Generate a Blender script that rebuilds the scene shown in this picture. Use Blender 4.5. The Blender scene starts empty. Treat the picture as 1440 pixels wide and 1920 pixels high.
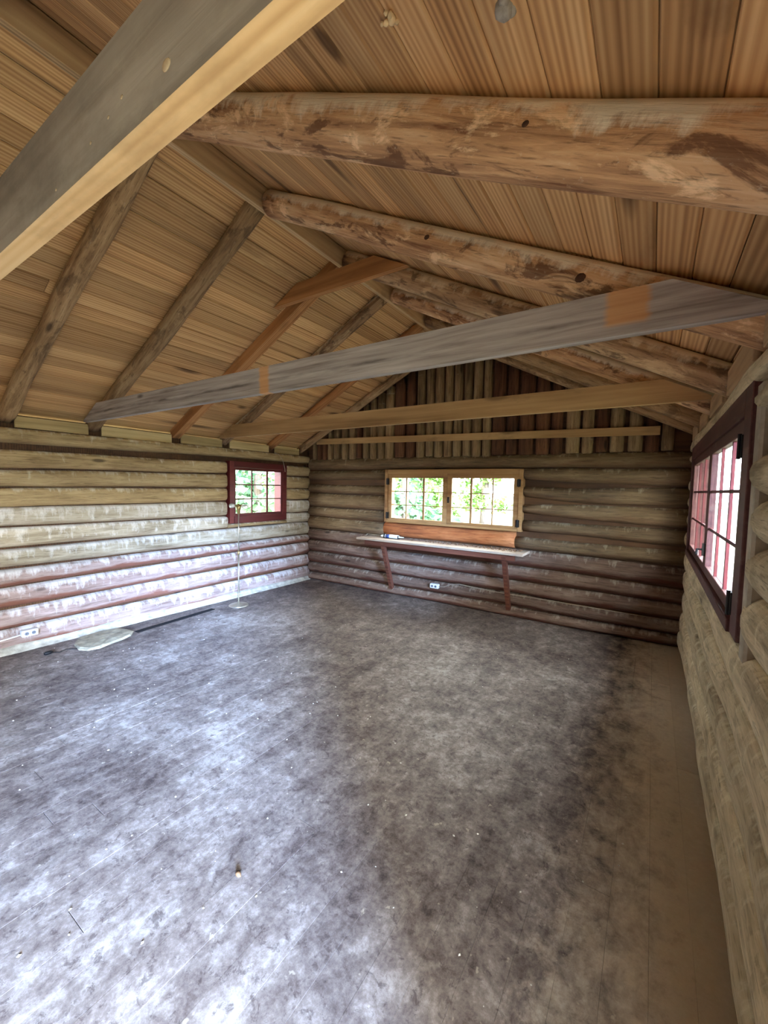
import bpy, bmesh, math, random
from mathutils import Vector, Matrix

S = bpy.context.scene
COL = S.collection
RND = random.Random(7)

# ------------------------------------------------------------------ camera
F, YAW, PITCH, ROLL = 766.06, 0.581212, -0.060632, 0.020487
cy_, sy_ = math.cos(YAW), math.sin(YAW)
cp_, sp_ = math.cos(PITCH), math.sin(PITCH)
fw = Vector((-sy_ * cp_, cy_ * cp_, sp_))
rt = Vector((cy_, sy_, 0))
up = rt.cross(fw)
cr_, sr_ = math.cos(ROLL), math.sin(ROLL)
R_, U_ = cr_ * rt + sr_ * up, -sr_ * rt + cr_ * up
cam = bpy.data.objects.new('camera', bpy.data.cameras.new('camera'))
COL.objects.link(cam)
M = Matrix((R_, U_, -fw)).transposed().to_4x4()
M.translation = (0, 0, 1.6)
cam.matrix_world = M
cam.data.sensor_fit = 'HORIZONTAL'
cam.data.sensor_width = 36
cam.data.lens = F / 1440 * 36
cam.data.clip_start = 0.02
cam.data.clip_end = 500
S.camera = cam

# ------------------------------------------------------------------ world, light, exposure
W = bpy.data.worlds.new('overcast_sky')
S.world = W
W.use_nodes = True
wn = W.node_tree
wn.nodes['Background'].inputs['Color'].default_value = (0.86, 0.93, 1.0, 1)
wn.nodes['Background'].inputs['Strength'].default_value = 4.3
S.view_settings.view_transform = 'Standard'
S.view_settings.look = 'None'
S.view_settings.gamma = 1
S.view_settings.use_curve_mapping = False
S.view_settings.exposure = 3.0
S.cycles.use_denoising = True
S.cycles.max_bounces = 10
S.cycles.diffuse_bounces = 8
S.cycles.sample_clamp_indirect = 12
S.cycles.transparent_max_bounces = 24
# hazy low sun outside the doorway beside the camera: soft, bluish, reaching across the floor
la = bpy.data.lights.new('hazy_sun', 'SUN')
la.energy = 5.2; la.angle = math.radians(16); la.color = (.31, .53, 1.0)
lo = bpy.data.objects.new('hazy_sun', la); COL.objects.link(lo)
SUN_EL = math.radians(13.5)
sd = Vector((.805 * math.cos(SUN_EL), -.593 * math.cos(SUN_EL), math.sin(SUN_EL)))   # towards the sun
lo.rotation_euler = sd.to_track_quat('Z', 'Y').to_euler()

# ------------------------------------------------------------------ room numbers (metres)
XL, XR, YB, YF = -4.904, 0.285, 5.11, -2.3
XM = (XL + XR) / 2
ZE, SL = 2.295, 0.51                 # roof deck: height over the walls, slope
DOOR = (-2.0, 0.34)                 # doorway in the right wall, beside the camera
def deck_z(x): return ZE + SL * (min(x - XL, XR - x))
ANG = math.atan(SL)

# ------------------------------------------------------------------ helpers
def link(o, parent=None):
    COL.objects.link(o)
    if parent is not None: o.parent = parent
    return o
def mesh_obj(name, verts, faces, mat, parent=None, smooth=False, mi=None, mats=None):
    me = bpy.data.meshes.new(name)
    me.from_pydata([tuple(v) for v in verts], [], faces)
    for m in (mats or ([mat] if mat else [])): me.materials.append(m)
    if mi: me.polygons.foreach_set('material_index', mi)
    if smooth: me.polygons.foreach_set('use_smooth', [True] * len(me.polygons))
    me.update()
    return link(bpy.data.objects.new(name, me), parent)
def empty(name, loc=(0, 0, 0), parent=None, rz=0):
    o = bpy.data.objects.new(name, None)
    o.location = loc
    o.rotation_euler = (0, 0, rz)
    o.empty_display_size = 0.1
    return link(o, parent)
def tag(o, label, cat, group=None):
    o['label'] = label; o['category'] = cat
    if group: o['group'] = group
    return o
def struct(o, label=None):
    o['kind'] = 'structure'
    if label: o['label'] = label
    return o

class MB:
    """collects shapes into one mesh"""
    def __init__(s): s.v = []; s.f = []; s.m = []
    def add(s, v, f, m=0):
        b = len(s.v); s.v += [tuple(x) for x in v]
        s.f += [[b + i for i in q] for q in f]; s.m += [m] * len(f)
    def box(s, x0, x1, y0, y1, z0, z1, m=0):
        v = [(x, y, z) for x in (x0, x1) for y in (y0, y1) for z in (z0, z1)]
        s.add(v, [(0, 1, 3, 2), (4, 6, 7, 5), (0, 4, 5, 1), (2, 3, 7, 6), (0, 2, 6, 4), (1, 5, 7, 3)], m)
    def bev(s, x0, x1, y0, y1, z0, z1, b=.004, m=0):
        """box with chamfered edges"""
        bm = bmesh.new()
        r = bmesh.ops.create_cube(bm, size=1)
        for v in bm.verts:
            v.co = Vector(((x0 + x1) / 2 + v.co.x * (x1 - x0), (y0 + y1) / 2 + v.co.y * (y1 - y0), (z0 + z1) / 2 + v.co.z * (z1 - z0)))
        bmesh.ops.bevel(bm, geom=bm.edges[:], offset=b, segments=1, affect='EDGES')
        bm.verts.index_update()
        s.add([v.co[:] for v in bm.verts], [[v.index for v in f.verts] for f in bm.faces], m)
        bm.free()
    def tube(s, pts, r, n=8, m=0, cap=True):
        pts = [Vector(p) for p in pts]
        rr = r if isinstance(r, (list, tuple)) else [r] * len(pts)
        vs = []; fs = []
        for i, p in enumerate(pts):
            d = (pts[min(i + 1, len(pts) - 1)] - pts[max(i - 1, 0)]).normalized()
            a = d.cross(Vector((0, 0, 1)))
            if a.length < .05: a = d.cross(Vector((1, 0, 0)))
            a.normalize(); b = d.cross(a)
            for k in range(n):
                t = 2 * math.pi * k / n
                vs.append(p + (a * math.cos(t) + b * math.sin(t)) * rr[i])
        for i in range(len(pts) - 1):
            for k in range(n):
                fs.append((i * n + k, i * n + (k + 1) % n, (i + 1) * n + (k + 1) % n, (i + 1) * n + k))
        if cap:
            fs.append(list(range(n))[::-1]); fs.append([(len(pts) - 1) * n + k for k in range(n)])
        s.add(vs, fs, m)
    def lathe(s, prof, cx, cy, n=24, m=0):
        vs = []; fs = []
        for r, z in prof:
            for k in range(n):
                t = 2 * math.pi * k / n
                vs.append((cx + r * math.cos(t), cy + r * math.sin(t), z))
        for i in range(len(prof) - 1):
            for k in range(n):
                fs.append((i * n + k, i * n + (k + 1) % n, (i + 1) * n + (k + 1) % n, (i + 1) * n + k))
        fs.append(list(range(n))[::-1]); fs.append([(len(prof) - 1) * n + k for k in range(n)])
        s.add(vs, fs, m)
    def build(s, name, mat, parent=None, smooth=False, mats=None):
        return mesh_obj(name, s.v, s.f, mat, parent, smooth, s.m if mats else None, mats)

def interp(x, pts):
    if x <= pts[0][0]: return pts[0][1]
    for (a, va), (b, vb) in zip(pts, pts[1:]):
        if x <= b: return va + (vb - va) * (x - a) / (b - a)
    return pts[-1][1]

def log_obj(name, L, top, bot, thick, mat, parent, seed, ex=2.4, sides=18, step=.16, ends=(1, 1), wob=.006, endlen=.07):
    """a log lying along local X from 0 to L; top/bot = [(x, z)...] outline; local Y = thickness; inner face towards -Y touches y=0"""
    r = random.Random(seed)
    n = max(4, int(L / step))
    xs = [L * i / n for i in range(n + 1)]
    e = min(endlen, L * .3)
    sc = {}
    if ends[0]: xs += [e * .12, e * .4]
    if ends[1]: xs += [L - e * .12, L - e * .4]
    xs = sorted(set(round(x, 5) for x in xs))
    ph = [r.uniform(0, 6.28) for _ in range(8)]
    vs = []; fs = []
    for x in xs:
        k = 1.0
        for d, on in ((x, ends[0]), (L - x, ends[1])):
            if on and d < e: k = min(k, .62 + .38 * math.sqrt(max(0, 1 - (1 - d / e) ** 2)))
        zt, zb = interp(x, top), interp(x, bot)
        zc, rz = (zt + zb) / 2, (zt - zb) / 2 * (.55 + .45 * k if k < 1 else 1)
        w = wob * (math.sin(x * 2.1 + ph[0]) + .6 * math.sin(x * 5.3 + ph[1]))
        wz = wob * .5 * math.sin(x * 3.1 + ph[6])
        ry = thick / 2 * (1 + .05 * math.sin(x * 3.7 + ph[2]) + .03 * math.sin(x * 9 + ph[3])) * k
        for q in range(sides):
            t = 2 * math.pi * (q + .5) / sides
            c, s_ = math.cos(t), math.sin(t)
            y = ry * math.copysign(abs(c) ** (2 / ex), c)
            z = rz * math.copysign(abs(s_) ** (2 / ex), s_)
            bump = 1 + .022 * math.sin(x * 6.1 + t * 2 + ph[4]) + .015 * math.sin(x * 14 + t * 3 + ph[5])
            vs.append((x, thick / 2 + w + y * bump, zc + wz + z))
    m = len(xs)
    for i in range(m - 1):
        for q in range(sides):
            fs.append((i * sides + q, (i + 1) * sides + q, (i + 1) * sides + (q + 1) % sides, i * sides + (q + 1) % sides))
    fs.append(list(range(sides))); fs.append([(m - 1) * sides + q for q in range(sides)][::-1])
    return mesh_obj(name, vs, fs, mat, parent, True)

# ------------------------------------------------------------------ materials
def lin(r, g, b):
    f = lambda c: (c / 255 / 12.92) if c / 255 <= .04045 else ((c / 255 + .055) / 1.055) ** 2.4
    return (f(r), f(g), f(b), 1)
class NT:
    def __init__(s, name):
        s.mat = bpy.data.materials.new(name); s.mat.use_nodes = True
        s.t = s.mat.node_tree; s.b = s.t.nodes['Principled BSDF']
        s.b.inputs['Specular IOR Level'].default_value = .3
    def n(s, typ, **kw):
        o = s.t.nodes.new(typ)
        for k, v in kw.items():
            if k.startswith('_'): setattr(o, k[1:], v)
            else: o.inputs[k.replace('__', ' ')].default_value = v
        return o
    def l(s, a, b): s.t.links.new(a, b)
    def coord(s, scale=(1, 1, 1), kind='Object', rnd=True):
        c = s.n('ShaderNodeTexCoord') if kind != 'World' else s.n('ShaderNodeNewGeometry')
        out = c.outputs[kind if kind != 'World' else 'Position']
        if rnd:
            i = s.n('ShaderNodeObjectInfo'); m = s.n('ShaderNodeVectorMath', _operation='MULTIPLY_ADD')
            cmb = s.n('ShaderNodeCombineXYZ')
            s.l(i.outputs['Random'], cmb.inputs[0]); s.l(i.outputs['Random'], cmb.inputs[1]); s.l(i.outputs['Random'], cmb.inputs[2])
            s.l(cmb.outputs[0], m.inputs[0]); m.inputs[1].default_value = (37, 53, 71); s.l(out, m.inputs[2]); out = m.outputs[0]
        mp = s.n('ShaderNodeVectorMath', _operation='MULTIPLY'); s.l(out, mp.inputs[0]); mp.inputs[1].default_value = scale
        return mp.outputs[0]
    def noise(s, vec, scale, detail=4, rough=.55, dist=0):
        o = s.n('ShaderNodeTexNoise', Scale=scale, Detail=detail, Roughness=rough, Distortion=dist)
        s.l(vec, o.inputs['Vector']); return o.outputs['Fac']
    def ramp(s, fac, stops, mode='LINEAR'):
        o = s.n('ShaderNodeValToRGB'); cr = o.color_ramp; cr.interpolation = mode
        while len(cr.elements) < len(stops): cr.elements.new(.5)
        for e, (p, c) in zip(cr.elements, stops):
            e.position = p; e.color = c if len(c) == 4 else (*c, 1)
        s.l(fac, o.inputs[0]); return o.outputs['Color']
    def mask(s, fac, a, b):
        o = s.n('ShaderNodeMapRange'); o.inputs['From Min'].default_value = a; o.inputs['From Max'].default_value = b
        s.l(fac, o.inputs['Value']); return o.outputs['Result']
    def math(s, op, a, b=None, clamp=False):
        o = s.n('ShaderNodeMath', _operation=op); o.use_clamp = clamp
        for i, v in enumerate((a, b)):
            if v is None: continue
            if isinstance(v, (int, float)): o.inputs[i].default_value = v
            else: s.l(v, o.inputs[i])
        return o.outputs[0]
    def mix(s, fac, a, b, mode='MIX'):
        o = s.n('ShaderNodeMix', _data_type='RGBA', _blend_type=mode)
        for i, v in ((0, fac), (6, a), (7, b)):
            if isinstance(v, (int, float)): o.inputs[i].default_value = v
            elif isinstance(v, tuple): o.inputs[i].default_value = v
            else: s.l(v, o.inputs[i])
        return o.outputs[2]
    def bump(s, h, strength=.3, dist=.01, prev=None):
        o = s.n('ShaderNodeBump', Strength=strength, Distance=dist); s.l(h, o.inputs['Height'])
        if prev is not None: s.l(prev, o.inputs['Normal'])
        return o.outputs[0]
    def done(s, col, rough=.8, nrm=None):
        if isinstance(col, tuple): s.b.inputs['Base Color'].default_value = col
        else: s.l(col, s.b.inputs['Base Color'])
        if isinstance(rough, (int, float)): s.b.inputs['Roughness'].default_value = rough
        else: s.l(rough, s.b.inputs['Roughness'])
        if nrm is not None: s.l(nrm, s.b.inputs['Normal'])
        return s.mat

def vary(t, col, lo=.8, hi=1.2):
    i = t.n('ShaderNodeObjectInfo')
    m = t.n('ShaderNodeMapRange'); t.l(i.outputs['Random'], m.inputs['Value'])
    m.inputs['To Min'].default_value = lo; m.inputs['To Max'].default_value = hi
    h = t.n('ShaderNodeHueSaturation'); t.l(m.outputs[0], h.inputs['Value']); t.l(col, h.inputs['Color'])
    return h.outputs[0]

def m_log(name, dark, mid, light, flake=None, flake_amt=.5, lower=None, lower_amt=.5, val=(.85, 1.15), patch=0, crack=.7, flake_z=.16, flake_dir=(16, 1.5, 1.5)):
    """weathered log: long grain along X; pale flaking whitewash; reddish bare wood on the lower side"""
    t = NT(name)
    g = t.noise(t.coord((1.3, 16, 16)), 2.2, 6, .62, .4)
    fine = t.noise(t.coord((5, 70, 70)), 2, 5, .6)
    big = t.noise(t.coord((1, 2.5, 2.5)), 1.6, 3)
    s1 = t.math('ADD', t.math('MULTIPLY', g, .55), t.math('MULTIPLY', big, .45))
    c = t.ramp(s1, [(.34, dark), (.5, mid), (.66, light)])
    c = t.mix(t.math('MULTIPLY', t.mask(fine, .56, .7), crack), c, tuple(x * .45 for x in dark[:3]) + (1,))
    if patch:
        pv = t.coord((2.2, 5, 5))
        p1 = t.noise(pv, 1.5, 7, .66, .8); p2 = t.noise(t.coord((1.7, 4, 4), rnd=True), 2.1, 7, .7, .5)
        c = t.mix(t.math('MULTIPLY', t.mask(p1, .545, .60), patch), c, tuple(x * .62 for x in dark[:3]) + (1,))
        c = t.mix(t.math('MULTIPLY', t.mask(p2, .56, .63), patch * .8), c, tuple(min(1, x * 1.28) for x in light[:3]) + (1,))
        vo = t.noise(t.coord((9, 14, 14)), 4, 5, .75)
        c = t.mix(t.math('MULTIPLY', t.mask(vo, .62, .72), patch * .5), c, lin(226, 210, 182))
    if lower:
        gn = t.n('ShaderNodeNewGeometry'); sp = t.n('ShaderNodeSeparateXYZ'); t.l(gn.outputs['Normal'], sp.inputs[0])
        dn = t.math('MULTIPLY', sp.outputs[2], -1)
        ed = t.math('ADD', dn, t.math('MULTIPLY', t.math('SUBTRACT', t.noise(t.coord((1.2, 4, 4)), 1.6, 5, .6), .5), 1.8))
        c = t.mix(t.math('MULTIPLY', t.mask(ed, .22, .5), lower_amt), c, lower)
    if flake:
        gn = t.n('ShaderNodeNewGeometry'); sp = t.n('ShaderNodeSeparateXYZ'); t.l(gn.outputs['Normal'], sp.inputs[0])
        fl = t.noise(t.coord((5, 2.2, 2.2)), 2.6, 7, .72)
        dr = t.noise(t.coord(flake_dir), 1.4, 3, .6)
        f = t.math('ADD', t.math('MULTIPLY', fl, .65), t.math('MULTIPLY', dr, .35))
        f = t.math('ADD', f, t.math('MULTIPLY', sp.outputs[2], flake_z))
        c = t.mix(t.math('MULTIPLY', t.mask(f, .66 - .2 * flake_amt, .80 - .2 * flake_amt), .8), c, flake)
    c = vary(t, c, *val)
    kn = t.n('ShaderNodeTexVoronoi', Scale=1.0, Randomness=1.0); t.l(t.coord((1.6, 5, 5)), kn.inputs['Vector'])
    c = t.mix(t.math('MULTIPLY', t.mask(kn.outputs['Distance'], .13, .06), .8), c, tuple(x * .35 for x in dark[:3]) + (1,))
    h = t.math('ADD', g, t.math('MULTIPLY', fine, .4))
    return t.done(c, .85, t.bump(h, .55, .012))

def m_board(name, dark, mid, light, val=(.8, 1.2), knots=.8, dust=None, rough=.75, sat=1):
    """sawn board: cathedral grain along local X, knots"""
    t = NT(name)
    v = t.coord((1, 9, 9))
    g = t.noise(t.coord((.55, 13, 13)), 2.4, 5, .55, .6)
    rings = t.n('ShaderNodeTexWave', Scale=2.2, Distortion=7, Detail=2); rings.bands_direction = 'Y'
    rings.inputs['Detail Scale'].default_value = .8
    t.l(t.coord((.22, 7, 3)), rings.inputs['Vector'])
    big = t.noise(t.coord((.8, 2, 2)), 1.3, 3)
    s1 = t.math('ADD', t.math('ADD', t.math('MULTIPLY', g, .45), t.math('MULTIPLY', rings.outputs['Fac'], .17)), t.math('MULTIPLY', big, .45))
    c = t.ramp(s1, [(.3, dark), (.5, mid), (.7, light)])
    kn = t.n('ShaderNodeTexVoronoi', Scale=1.0, Randomness=1.0); t.l(t.coord((1.3, 4.2, 4.2)), kn.inputs['Vector'])
    c = t.mix(t.math('MULTIPLY', t.mask(kn.outputs['Distance'], .17, .09), knots), c, tuple(x * .3 for x in dark[:3]) + (1,))
    st = t.noise(t.coord((1.5, 3, 3), rnd=True), 1.1, 6, .65)
    c = t.mix(t.math('MULTIPLY', t.mask(st, .56, .72), .55), c, tuple(x * .6 for x in dark[:3]) + (1,))
    if dust:
        du = t.noise(t.coord((3, 5, 5)), 2.5, 7, .7)
        c = t.mix(t.math('MULTIPLY', t.mask(du, .55, .75), .6), c, dust)
    c = vary(t, c, *val)
    return t.done(c, rough, t.bump(g, .25, .006))

def m_plain(name, col, rough=.6, var=.15, metal=0, scale=12):
    t = NT(name)
    nz = t.noise(t.coord((1, 1, 1)), scale, 5, .65)
    c = t.ramp(nz, [(.3, tuple(x * (1 - var) for x in col[:3]) + (1,)), (.7, tuple(min(1, x * (1 + var)) for x in col[:3]) + (1,))])
    t.b.inputs['Metallic'].default_value = metal
    return t.done(c, rough, t.bump(nz, .1, .003))

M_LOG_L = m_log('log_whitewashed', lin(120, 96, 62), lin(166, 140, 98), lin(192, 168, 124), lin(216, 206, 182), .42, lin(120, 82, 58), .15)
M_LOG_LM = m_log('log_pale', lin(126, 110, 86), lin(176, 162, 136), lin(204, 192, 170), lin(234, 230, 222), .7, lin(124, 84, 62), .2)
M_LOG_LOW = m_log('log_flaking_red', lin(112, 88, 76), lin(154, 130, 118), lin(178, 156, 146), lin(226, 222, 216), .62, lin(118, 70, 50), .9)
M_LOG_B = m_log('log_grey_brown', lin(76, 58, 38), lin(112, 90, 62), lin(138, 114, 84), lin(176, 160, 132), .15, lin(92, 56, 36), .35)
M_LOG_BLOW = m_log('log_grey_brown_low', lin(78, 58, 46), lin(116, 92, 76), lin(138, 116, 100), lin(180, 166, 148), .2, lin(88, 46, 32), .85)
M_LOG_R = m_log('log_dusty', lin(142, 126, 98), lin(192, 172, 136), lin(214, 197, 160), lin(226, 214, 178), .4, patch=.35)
M_CHINK = m_board('dark_chinking', lin(52, 34, 20), lin(76, 50, 30), lin(100, 68, 40))
M_MORTAR = m_plain('mortar', lin(176, 164, 142), .95, .3, scale=9)
M_POLE = m_log('rafter_pole', lin(100, 72, 48), lin(160, 124, 88), lin(196, 164, 124), lin(222, 204, 172), .6, val=(.85, 1.15), patch=.7, flake_z=.32, flake_dir=(2.5, 6, 6))
M_POLE_O = m_log('rafter_pole_orange', lin(122, 80, 52), lin(196, 150, 106), lin(224, 190, 148), lin(236, 224, 198), .74, val=(.95, 1.1), patch=.8, flake_z=.36, flake_dir=(2.5, 6, 6))
M_POLE_D = m_log('rafter_pole_dark', lin(96, 70, 46), lin(156, 122, 84), lin(186, 154, 114), lin(206, 184, 150), .3, patch=.5, flake_dir=(2.5, 6, 6))
M_DECK = m_board('roof_plank', lin(146, 102, 62), lin(196, 148, 96), lin(224, 182, 128), (.74, 1.1))
M_TIE = m_board('tie_brown', lin(122, 92, 58), lin(168, 130, 84), lin(194, 156, 106), (.95, 1.05), .5)
M_SAWN = m_board('sawn_orange', lin(134, 88, 50), lin(170, 116, 68), lin(192, 138, 86), (.95, 1.05), .5)
M_RIDGE = m_board('sawn_pale', lin(136, 106, 74), lin(180, 146, 106), lin(204, 172, 130), (.9, 1.1), .4)
M_EAVE = m_board('sawn_yellow', lin(140, 116, 74), lin(184, 158, 108), lin(206, 182, 132), (.85, 1.1), .5)
M_GPOLE = m_log('gable_pole_grey', lin(92, 70, 46), lin(140, 112, 78), lin(170, 142, 104), lin(196, 182, 156), .2)
M_GPOLE_D = m_log('gable_pole_brown', lin(62, 38, 24), lin(96, 60, 38), lin(120, 80, 54), lin(150, 120, 96), .05)
M_KNOT = m_plain('knot_wood', lin(74, 46, 28), .8, .3, scale=50)
M_KNOT_P = m_plain('knot_pale', lin(176, 152, 122), .8, .2, scale=50)
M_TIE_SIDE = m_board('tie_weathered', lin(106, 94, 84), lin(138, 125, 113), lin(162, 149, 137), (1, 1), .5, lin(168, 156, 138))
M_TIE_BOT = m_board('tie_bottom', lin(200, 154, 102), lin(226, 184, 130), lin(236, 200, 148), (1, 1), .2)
M_RED = m_board('paint_maroon', lin(70, 20, 20), lin(92, 30, 28), lin(108, 42, 38), (.95, 1.05), .3, rough=.5)
M_REDD = m_board('paint_maroon_dark', lin(66, 34, 32), lin(88, 50, 46), lin(104, 66, 60), (.95, 1.05), .3, lin(128, 104, 92), rough=.6)
M_WOOD = m_board('window_pine', lin(120, 82, 46), lin(156, 114, 68), lin(178, 138, 90), (.95, 1.05), .3, rough=.55)
M_SILLLOG = m_log('log_orange', lin(120, 64, 34), lin(170, 100, 54), lin(196, 130, 80), val=(1, 1))
M_SHELF = m_board('shelf_board', lin(150, 128, 106), lin(182, 160, 136), lin(204, 184, 160), (1, 1), .3, lin(190, 176, 156))
M_BRACK = m_board('shelf_bracket', lin(72, 38, 26), lin(98, 54, 38), lin(118, 70, 50), (.95, 1.05), .2)
M_METAL = m_plain('lamp_metal', lin(190, 180, 158), .32, .1, .85)
M_BRASS = m_plain('lamp_brass', lin(176, 150, 96), .35, .1, .85)
M_IRON = m_plain('black_iron', lin(34, 30, 28), .5, .2, .3)
M_WHITE = m_plain('white_plastic', lin(226, 226, 222), .45, .04)
M_SLOT = m_plain('outlet_face', lin(120, 124, 132), .5, .08)
M_BLUE = m_plain('tube_blue_print', lin(44, 66, 120), .45, .08)
M_CORD = m_plain('pale_cord', lin(170, 154, 134), .6, .08)
M_STONE = m_plain('flat_stone', lin(156, 146, 122), .95, .4, scale=12)
M_BLACK = m_plain('vent_black', lin(14, 13, 13), .6, .2)
M_CRUMB = m_plain('crumbs', lin(128, 96, 66), .9, .5, scale=60)
M_NEST = m_plain('mud_nest', lin(160, 150, 136), .95, .3, scale=40)
M_COCOON = m_plain('cocoon', lin(224, 196, 148), .9, .2, scale=40)
M_BASE = m_plain('baseboard_paint', lin(170, 162, 144), .9, .4, scale=11)
M_BARK = m_log('tree_bark', lin(70, 58, 46), lin(108, 92, 76), lin(140, 124, 106))
M_GROUND = m_plain('leaf_litter', lin(104, 104, 84), 1, .4, scale=1.5)
def m_leaf(name, a, b):
    t = NT(name); nz = t.noise(t.coord((1, 1, 1), 'World', False), 1.6, 3)
    c = t.ramp(nz, [(.35, a), (.65, b)])
    t.done(c, .7); return t.mat
M_LEAF = m_leaf('leaf_green', lin(80, 112, 44), lin(126, 156, 70))
M_LEAF2 = m_leaf('leaf_bluegreen', lin(80, 114, 74), lin(124, 158, 110))
def m_glass():
    t = NT('window_glass')
    t.t.nodes.remove(t.b)
    tr = t.n('ShaderNodeBsdfTransparent'); gl = t.n('ShaderNodeBsdfGlossy', Roughness=.03)
    fr = t.n('ShaderNodeFresnel', IOR=1.45); mx = t.n('ShaderNodeMixShader')
    tr.inputs['Color'].default_value = (.93, .95, .95, 1)
    gn = t.n('ShaderNodeNewGeometry'); k = t.math('MULTIPLY', fr.outputs[0], t.math('SUBTRACT', 1.0, gn.outputs['Backfacing']))
    k = t.math('MINIMUM', k, .35); t.l(k, mx.inputs[0]); t.l(tr.outputs[0], mx.inputs[1]); t.l(gl.outputs[0], mx.inputs[2])
    t.l(mx.outputs[0], t.t.nodes['Material Output'].inputs[0]); return t.mat
M_GLASS = m_glass()
def m_bulb():
    t = NT('bulb_glass'); t.b.inputs['Transmission Weight'].default_value = .5
    return t.done(lin(220, 216, 204), .25)
M_BULB = m_bulb()

def m_floor():
    t = NT('worn_floor_paint')
    v = t.coord((1, 1, 1), 'World', False)
    vs = t.coord((1, .72, 1), 'World', False)
    big = t.noise(v, 1.1, 3, .5, .3)
    med = t.noise(vs, 8.5, 8, .74, .25)
    small = t.noise(v, 30, 6, .78)
    s1 = t.math('ADD', t.math('ADD', t.math('MULTIPLY', big, .28), t.math('MULTIPLY', med, .44)), t.math('MULTIPLY', small, .28))
    c = t.ramp(s1, [(.39, lin(66, 56, 52)), (.46, lin(104, 92, 85)), (.52, lin(128, 116, 107)), (.61, lin(170, 160, 150))])
    # scuffs where the paint is gone, and dark specks
    pn = t.noise(vs, 16, 3, .8)
    c = t.mix(t.math('MULTIPLY', t.mask(pn, .66, .7), .45), c, lin(196, 184, 160))
    dn = t.noise(v, 19, 4, .75, .5)
    c = t.mix(t.math('MULTIPLY', t.mask(dn, .56, .64), .55), c, lin(62, 50, 48))
    # settled tan dust along the right wall
    gp = t.n('ShaderNodeNewGeometry'); sp = t.n('ShaderNodeSeparateXYZ'); t.l(gp.outputs['Position'], sp.inputs[0])
    wob = t.math('MULTIPLY', t.math('SUBTRACT', med, .5), .9)
    dm = t.mask(t.math('ADD', sp.outputs[0], wob), -.28, .12)
    c = t.mix(t.math('MULTIPLY', dm, .8), c, t.mix(small, lin(188, 168, 140), lin(206, 188, 160)))
    i = t.n('ShaderNodeObjectInfo')
    c = vary(t, c, .93, 1.07)
    rg = t.mask(med, .3, .7)
    rough = t.math('ADD', t.math('MULTIPLY', rg, .2), .55)
    t.b.inputs['Specular IOR Level'].default_value = .12
    return t.done(c, rough, t.bump(t.math('ADD', med, small), .18, .004))
M_FLOOR = m_floor()

# ------------------------------------------------------------------ setting: floor of narrow boards
floor = struct(mesh_obj('floor', *(lambda m: (m.box(XL - .3, XR + .3, YF - .3, YB + .3, -.2, -.026), (m.v, m.f))[1])(MB()), M_CHINK),
               'worn grey painted board floor')
mb = MB(); mb.bev(0, 1, -.0642, .0642, -.026, 0, .0006)
fb_mesh = None
x = XL - .06
fi = 0
while x < XR + .15:
    cuts = [YF - .1] + sorted(RND.uniform(-.5, 4.6) for _ in range(2)) + [YB + .12]
    for a, b in zip(cuts, cuts[1:]):
        if fb_mesh is None:
            o = mb.build('floor_board', M_FLOOR, floor); fb_mesh = o.data
        else:
            o = link(bpy.data.objects.new('floor_board', fb_mesh), floor)
        o.location = (x + .0645, a + .001, RND.uniform(-.0005, .0001)); o.rotation_euler = (0, 0, math.pi / 2)
        o.scale = (b - a - .002, 1, 1)
    x += .129
    fi += 1

# ------------------------------------------------------------------ walls: dark core slab with logs as parts
WT = .2                                            # log thickness
def core(name, boxes, label):
    m = MB()
    for b in boxes: m.box(*b)
    return struct(m.build(name, M_CHINK), label)
ID = 0
def wall_log(parent, axis, a, b, top, bot, mat, ends=(1, 1), thick=None, name='log', ex=2.4, inset=0):
    """axis 'L' along +Y at the left wall, 'B' along +X at the back, 'R' along +Y at the right wall; top/bot in wall coordinate"""
    global ID
    ID += 1
    thick = thick or (.15 if axis == 'R' else WT)
    tp = [(u - a, z) for u, z in top]; bt = [(u - a, z) for u, z in bot]
    o = log_obj(name, b - a, tp, bt, thick, mat, parent, ID * 13 + 5, ex, ends=ends)
    if axis == 'B':   o.matrix_world = Matrix.Translation((a, YB + inset, 0))
    elif axis == 'F': o.matrix_world = Matrix.Translation((b, YF, 0)) @ Matrix.Rotation(math.pi, 4, 'Z')
    elif axis == 'L': o.matrix_world = Matrix.Translation((XL - inset, a, 0)) @ Matrix.Rotation(math.pi / 2, 4, 'Z')
    else:
        # mirror so that local -Y faces the room (towards -X)
        o.matrix_world = Matrix.Translation((XR + inset, a, 0)) @ Matrix(((0, 1, 0, 0), (1, 0, 0, 0), (0, 0, 1, 0), (0, 0, 0, 1)))
    return o
def flip(o):
    me = o.data; me.flip_normals(); me.update()

# --- left wall
WL = (3.555, 4.605, 1.05, 1.922)                   # window opening y0,y1,z0,z1
T0 = XL - .075
wall_left = core('wall_left', [(T0 - .08, T0, YF - .1, WL[0], 0, 2.2), (T0 - .08, T0, WL[1], YB + .1, 0, 2.2),
                               (T0 - .08, T0, WL[0], WL[1], 0, WL[2]), (T0 - .08, T0, WL[0], WL[1], WL[3], 2.2)], 'left log wall of the cabin')
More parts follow.
